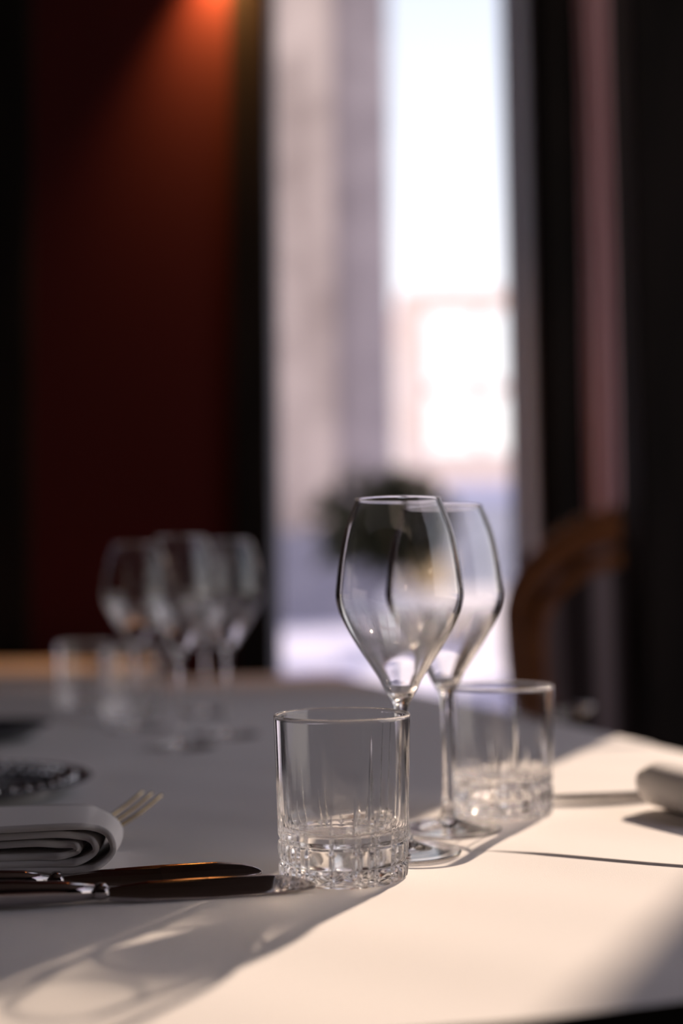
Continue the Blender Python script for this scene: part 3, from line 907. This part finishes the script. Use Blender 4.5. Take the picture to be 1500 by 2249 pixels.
tag(n2, 'folded white napkin at the right edge in front of the knife handles, partly sunlit', 'napkin')

# ================================================================== ARMCHAIR
def make_chair():
    root = empty('armchair', (0, 0, 0))
    # outside back faces local -Y; arch in XZ
    Wd, zt_, zb__ = 0.25, 1.075, 0.52
    arch = []
    for k in range(0, 25):
        a = math.pi * k / 24
        arch.append((-Wd * math.cos(a) * (1 if True else 1), 0.0, 0.86 + 0.185 * math.sin(a)))
    path = [(-.215, 0.0, .46), (-.225, 0, .60), (-.245, 0, .74)] + arch + [(.245, 0, .74), (.225, 0, .60), (.215, 0, .46)]
    yof = lambda z: -0.10 * max(0, (z - .46) / .6)
    path = [(x, yof(z), z) for x, y, z in path]
    MB().tube(spline(path, 2), 0.033, 12).build('back_frame', 'wood', root, smooth=True)
    inn = [(x * .84, y - .012, .52 + (z - .52) * .885) for x, y, z in path if z > .58]
    MB().tube(spline(inn, 2), 0.016, 10).build('inner_moulding', 'wood', root, smooth=True)
    mb = MB()
    for k in range(-7, 8):      # carved crest along the arch
        a = math.pi / 2 + k * 0.12
        x = -Wd * math.cos(a); z = 0.86 + 0.185 * math.sin(a) + 0.02
        r0 = 0.030 - abs(k) * 0.0016
        mb.tube([(x, yof(z) - .0, z - .02), (x * 1.01, yof(z), z), (x * 1.03, yof(z), z + r0)], [r0, r0, r0 * .35], 8)
    mb.build('carved_crest', 'wood', root, smooth=True)
    # upholstered back panel
    v = []; f = []; nx, nz = 24, 24
    for side in (-1, 1):
        for j in range(nz + 1):
            z = 0.52 + j / nz * 0.505
            if z < .86: hw = .205 + (z - .52) * .07
            else: hw = .228 * math.sqrt(max(0, 1 - ((z - .86) / .168) ** 2))
            for i in range(nx + 1):
                s_ = -1 + 2 * i / nx
                bul = 0.028 * (1 - abs(s_) ** 3) * (1 - abs(2 * j / nz - 1) ** 3)
                v.append((hw * s_, yof(z) + side * (0.008 + bul), z))
    N = (nx + 1) * (nz + 1)
    for k in range(2):
        for j in range(nz):
            for i in range(nx):
                q = k * N + j * (nx + 1) + i
                w_ = (q, q + 1, q + nx + 2, q + nx + 1)
                f.append(w_ if k == 0 else w_[::-1])
    rimi = [i for i in range(nx + 1)] + [j * (nx + 1) + nx for j in range(1, nz + 1)] + [nz * (nx + 1) + i for i in range(nx - 1, -1, -1)] + [j * (nx + 1) for j in range(nz - 1, 0, -1)]
    for a, b in zip(rimi, rimi[1:] + rimi[:1]): f.append((a, a + N, b + N, b))
    link('backrest', pydata('backrest', v, f), 'stripe', root, smooth=True)
    MB().box(-.235, .235, .01, .47, .37, .42).build('seat_frame', 'wood', root, bevel=.008)
    sm = MB()
    v = []; f = []
    for j in range(17):
        for i in range(17):
            x = -.225 + .45 * i / 16; y = .02 + .44 * j / 16
            b = (1 - abs(2 * i / 16 - 1) ** 4) * (1 - abs(2 * j / 16 - 1) ** 4)
            v.append((x, y, .425 + .07 * b))
    for j in range(16):
        for i in range(16):
            q = j * 17 + i; f.append((q, q + 1, q + 18, q + 17))
    k = len(v)
    v += [(-.225, .02, .4205), (.225, .02, .4205), (.225, .46, .4205), (-.225, .46, .4205)]
    f.append((k + 3, k + 2, k + 1, k))
    f.append(tuple([k, k + 1] + list(range(16, -1, -1)))); f.append(tuple([k + 2, k + 3] + list(range(16 * 17, 17 * 17))))
    f.append(tuple([k + 3, k] + [j * 17 for j in range(17)])); f.append(tuple([k + 1, k + 2] + [j * 17 + 16 for j in range(16, -1, -1)]))
    link('seat', pydata('seat', v, f), 'stripe', root, smooth=True)
    for a in (-1, 1):
        for (y, dy) in ((.035, -.05), (.44, .015)):
            MB().tube(spline([(a * .205, y, .375), (a * .212, y + dy * .2, .24), (a * .205, y + dy * .7, .1), (a * .21, y + dy, .0)]), [.02, .019, .018, .017, .016, .015, .014, .013, .013, .012, .012, .012, .012, .012, .012, .012, .013, .014, .015][:19], 10).build('leg', 'wood', root, smooth=True)
        ap = spline([(a * .245, yof(.70) , .70), (a * .262, .08, .685), (a * .268, .22, .67), (a * .262, .33, .655), (a * .25, .345, .60), (a * .235, .31, .50), (a * .23, .30, .415)])
        MB().tube(ap, .015, 10).build('armrest', 'wood', root, smooth=True)
    return root
ch = make_chair()
ch.location = (0.615, 2.62, 0); ch.rotation_euler = (0, 0, R(-14))
tag(ch, 'carved honey brown wooden armchair with striped upholstery before the mauve curtain', 'armchair')
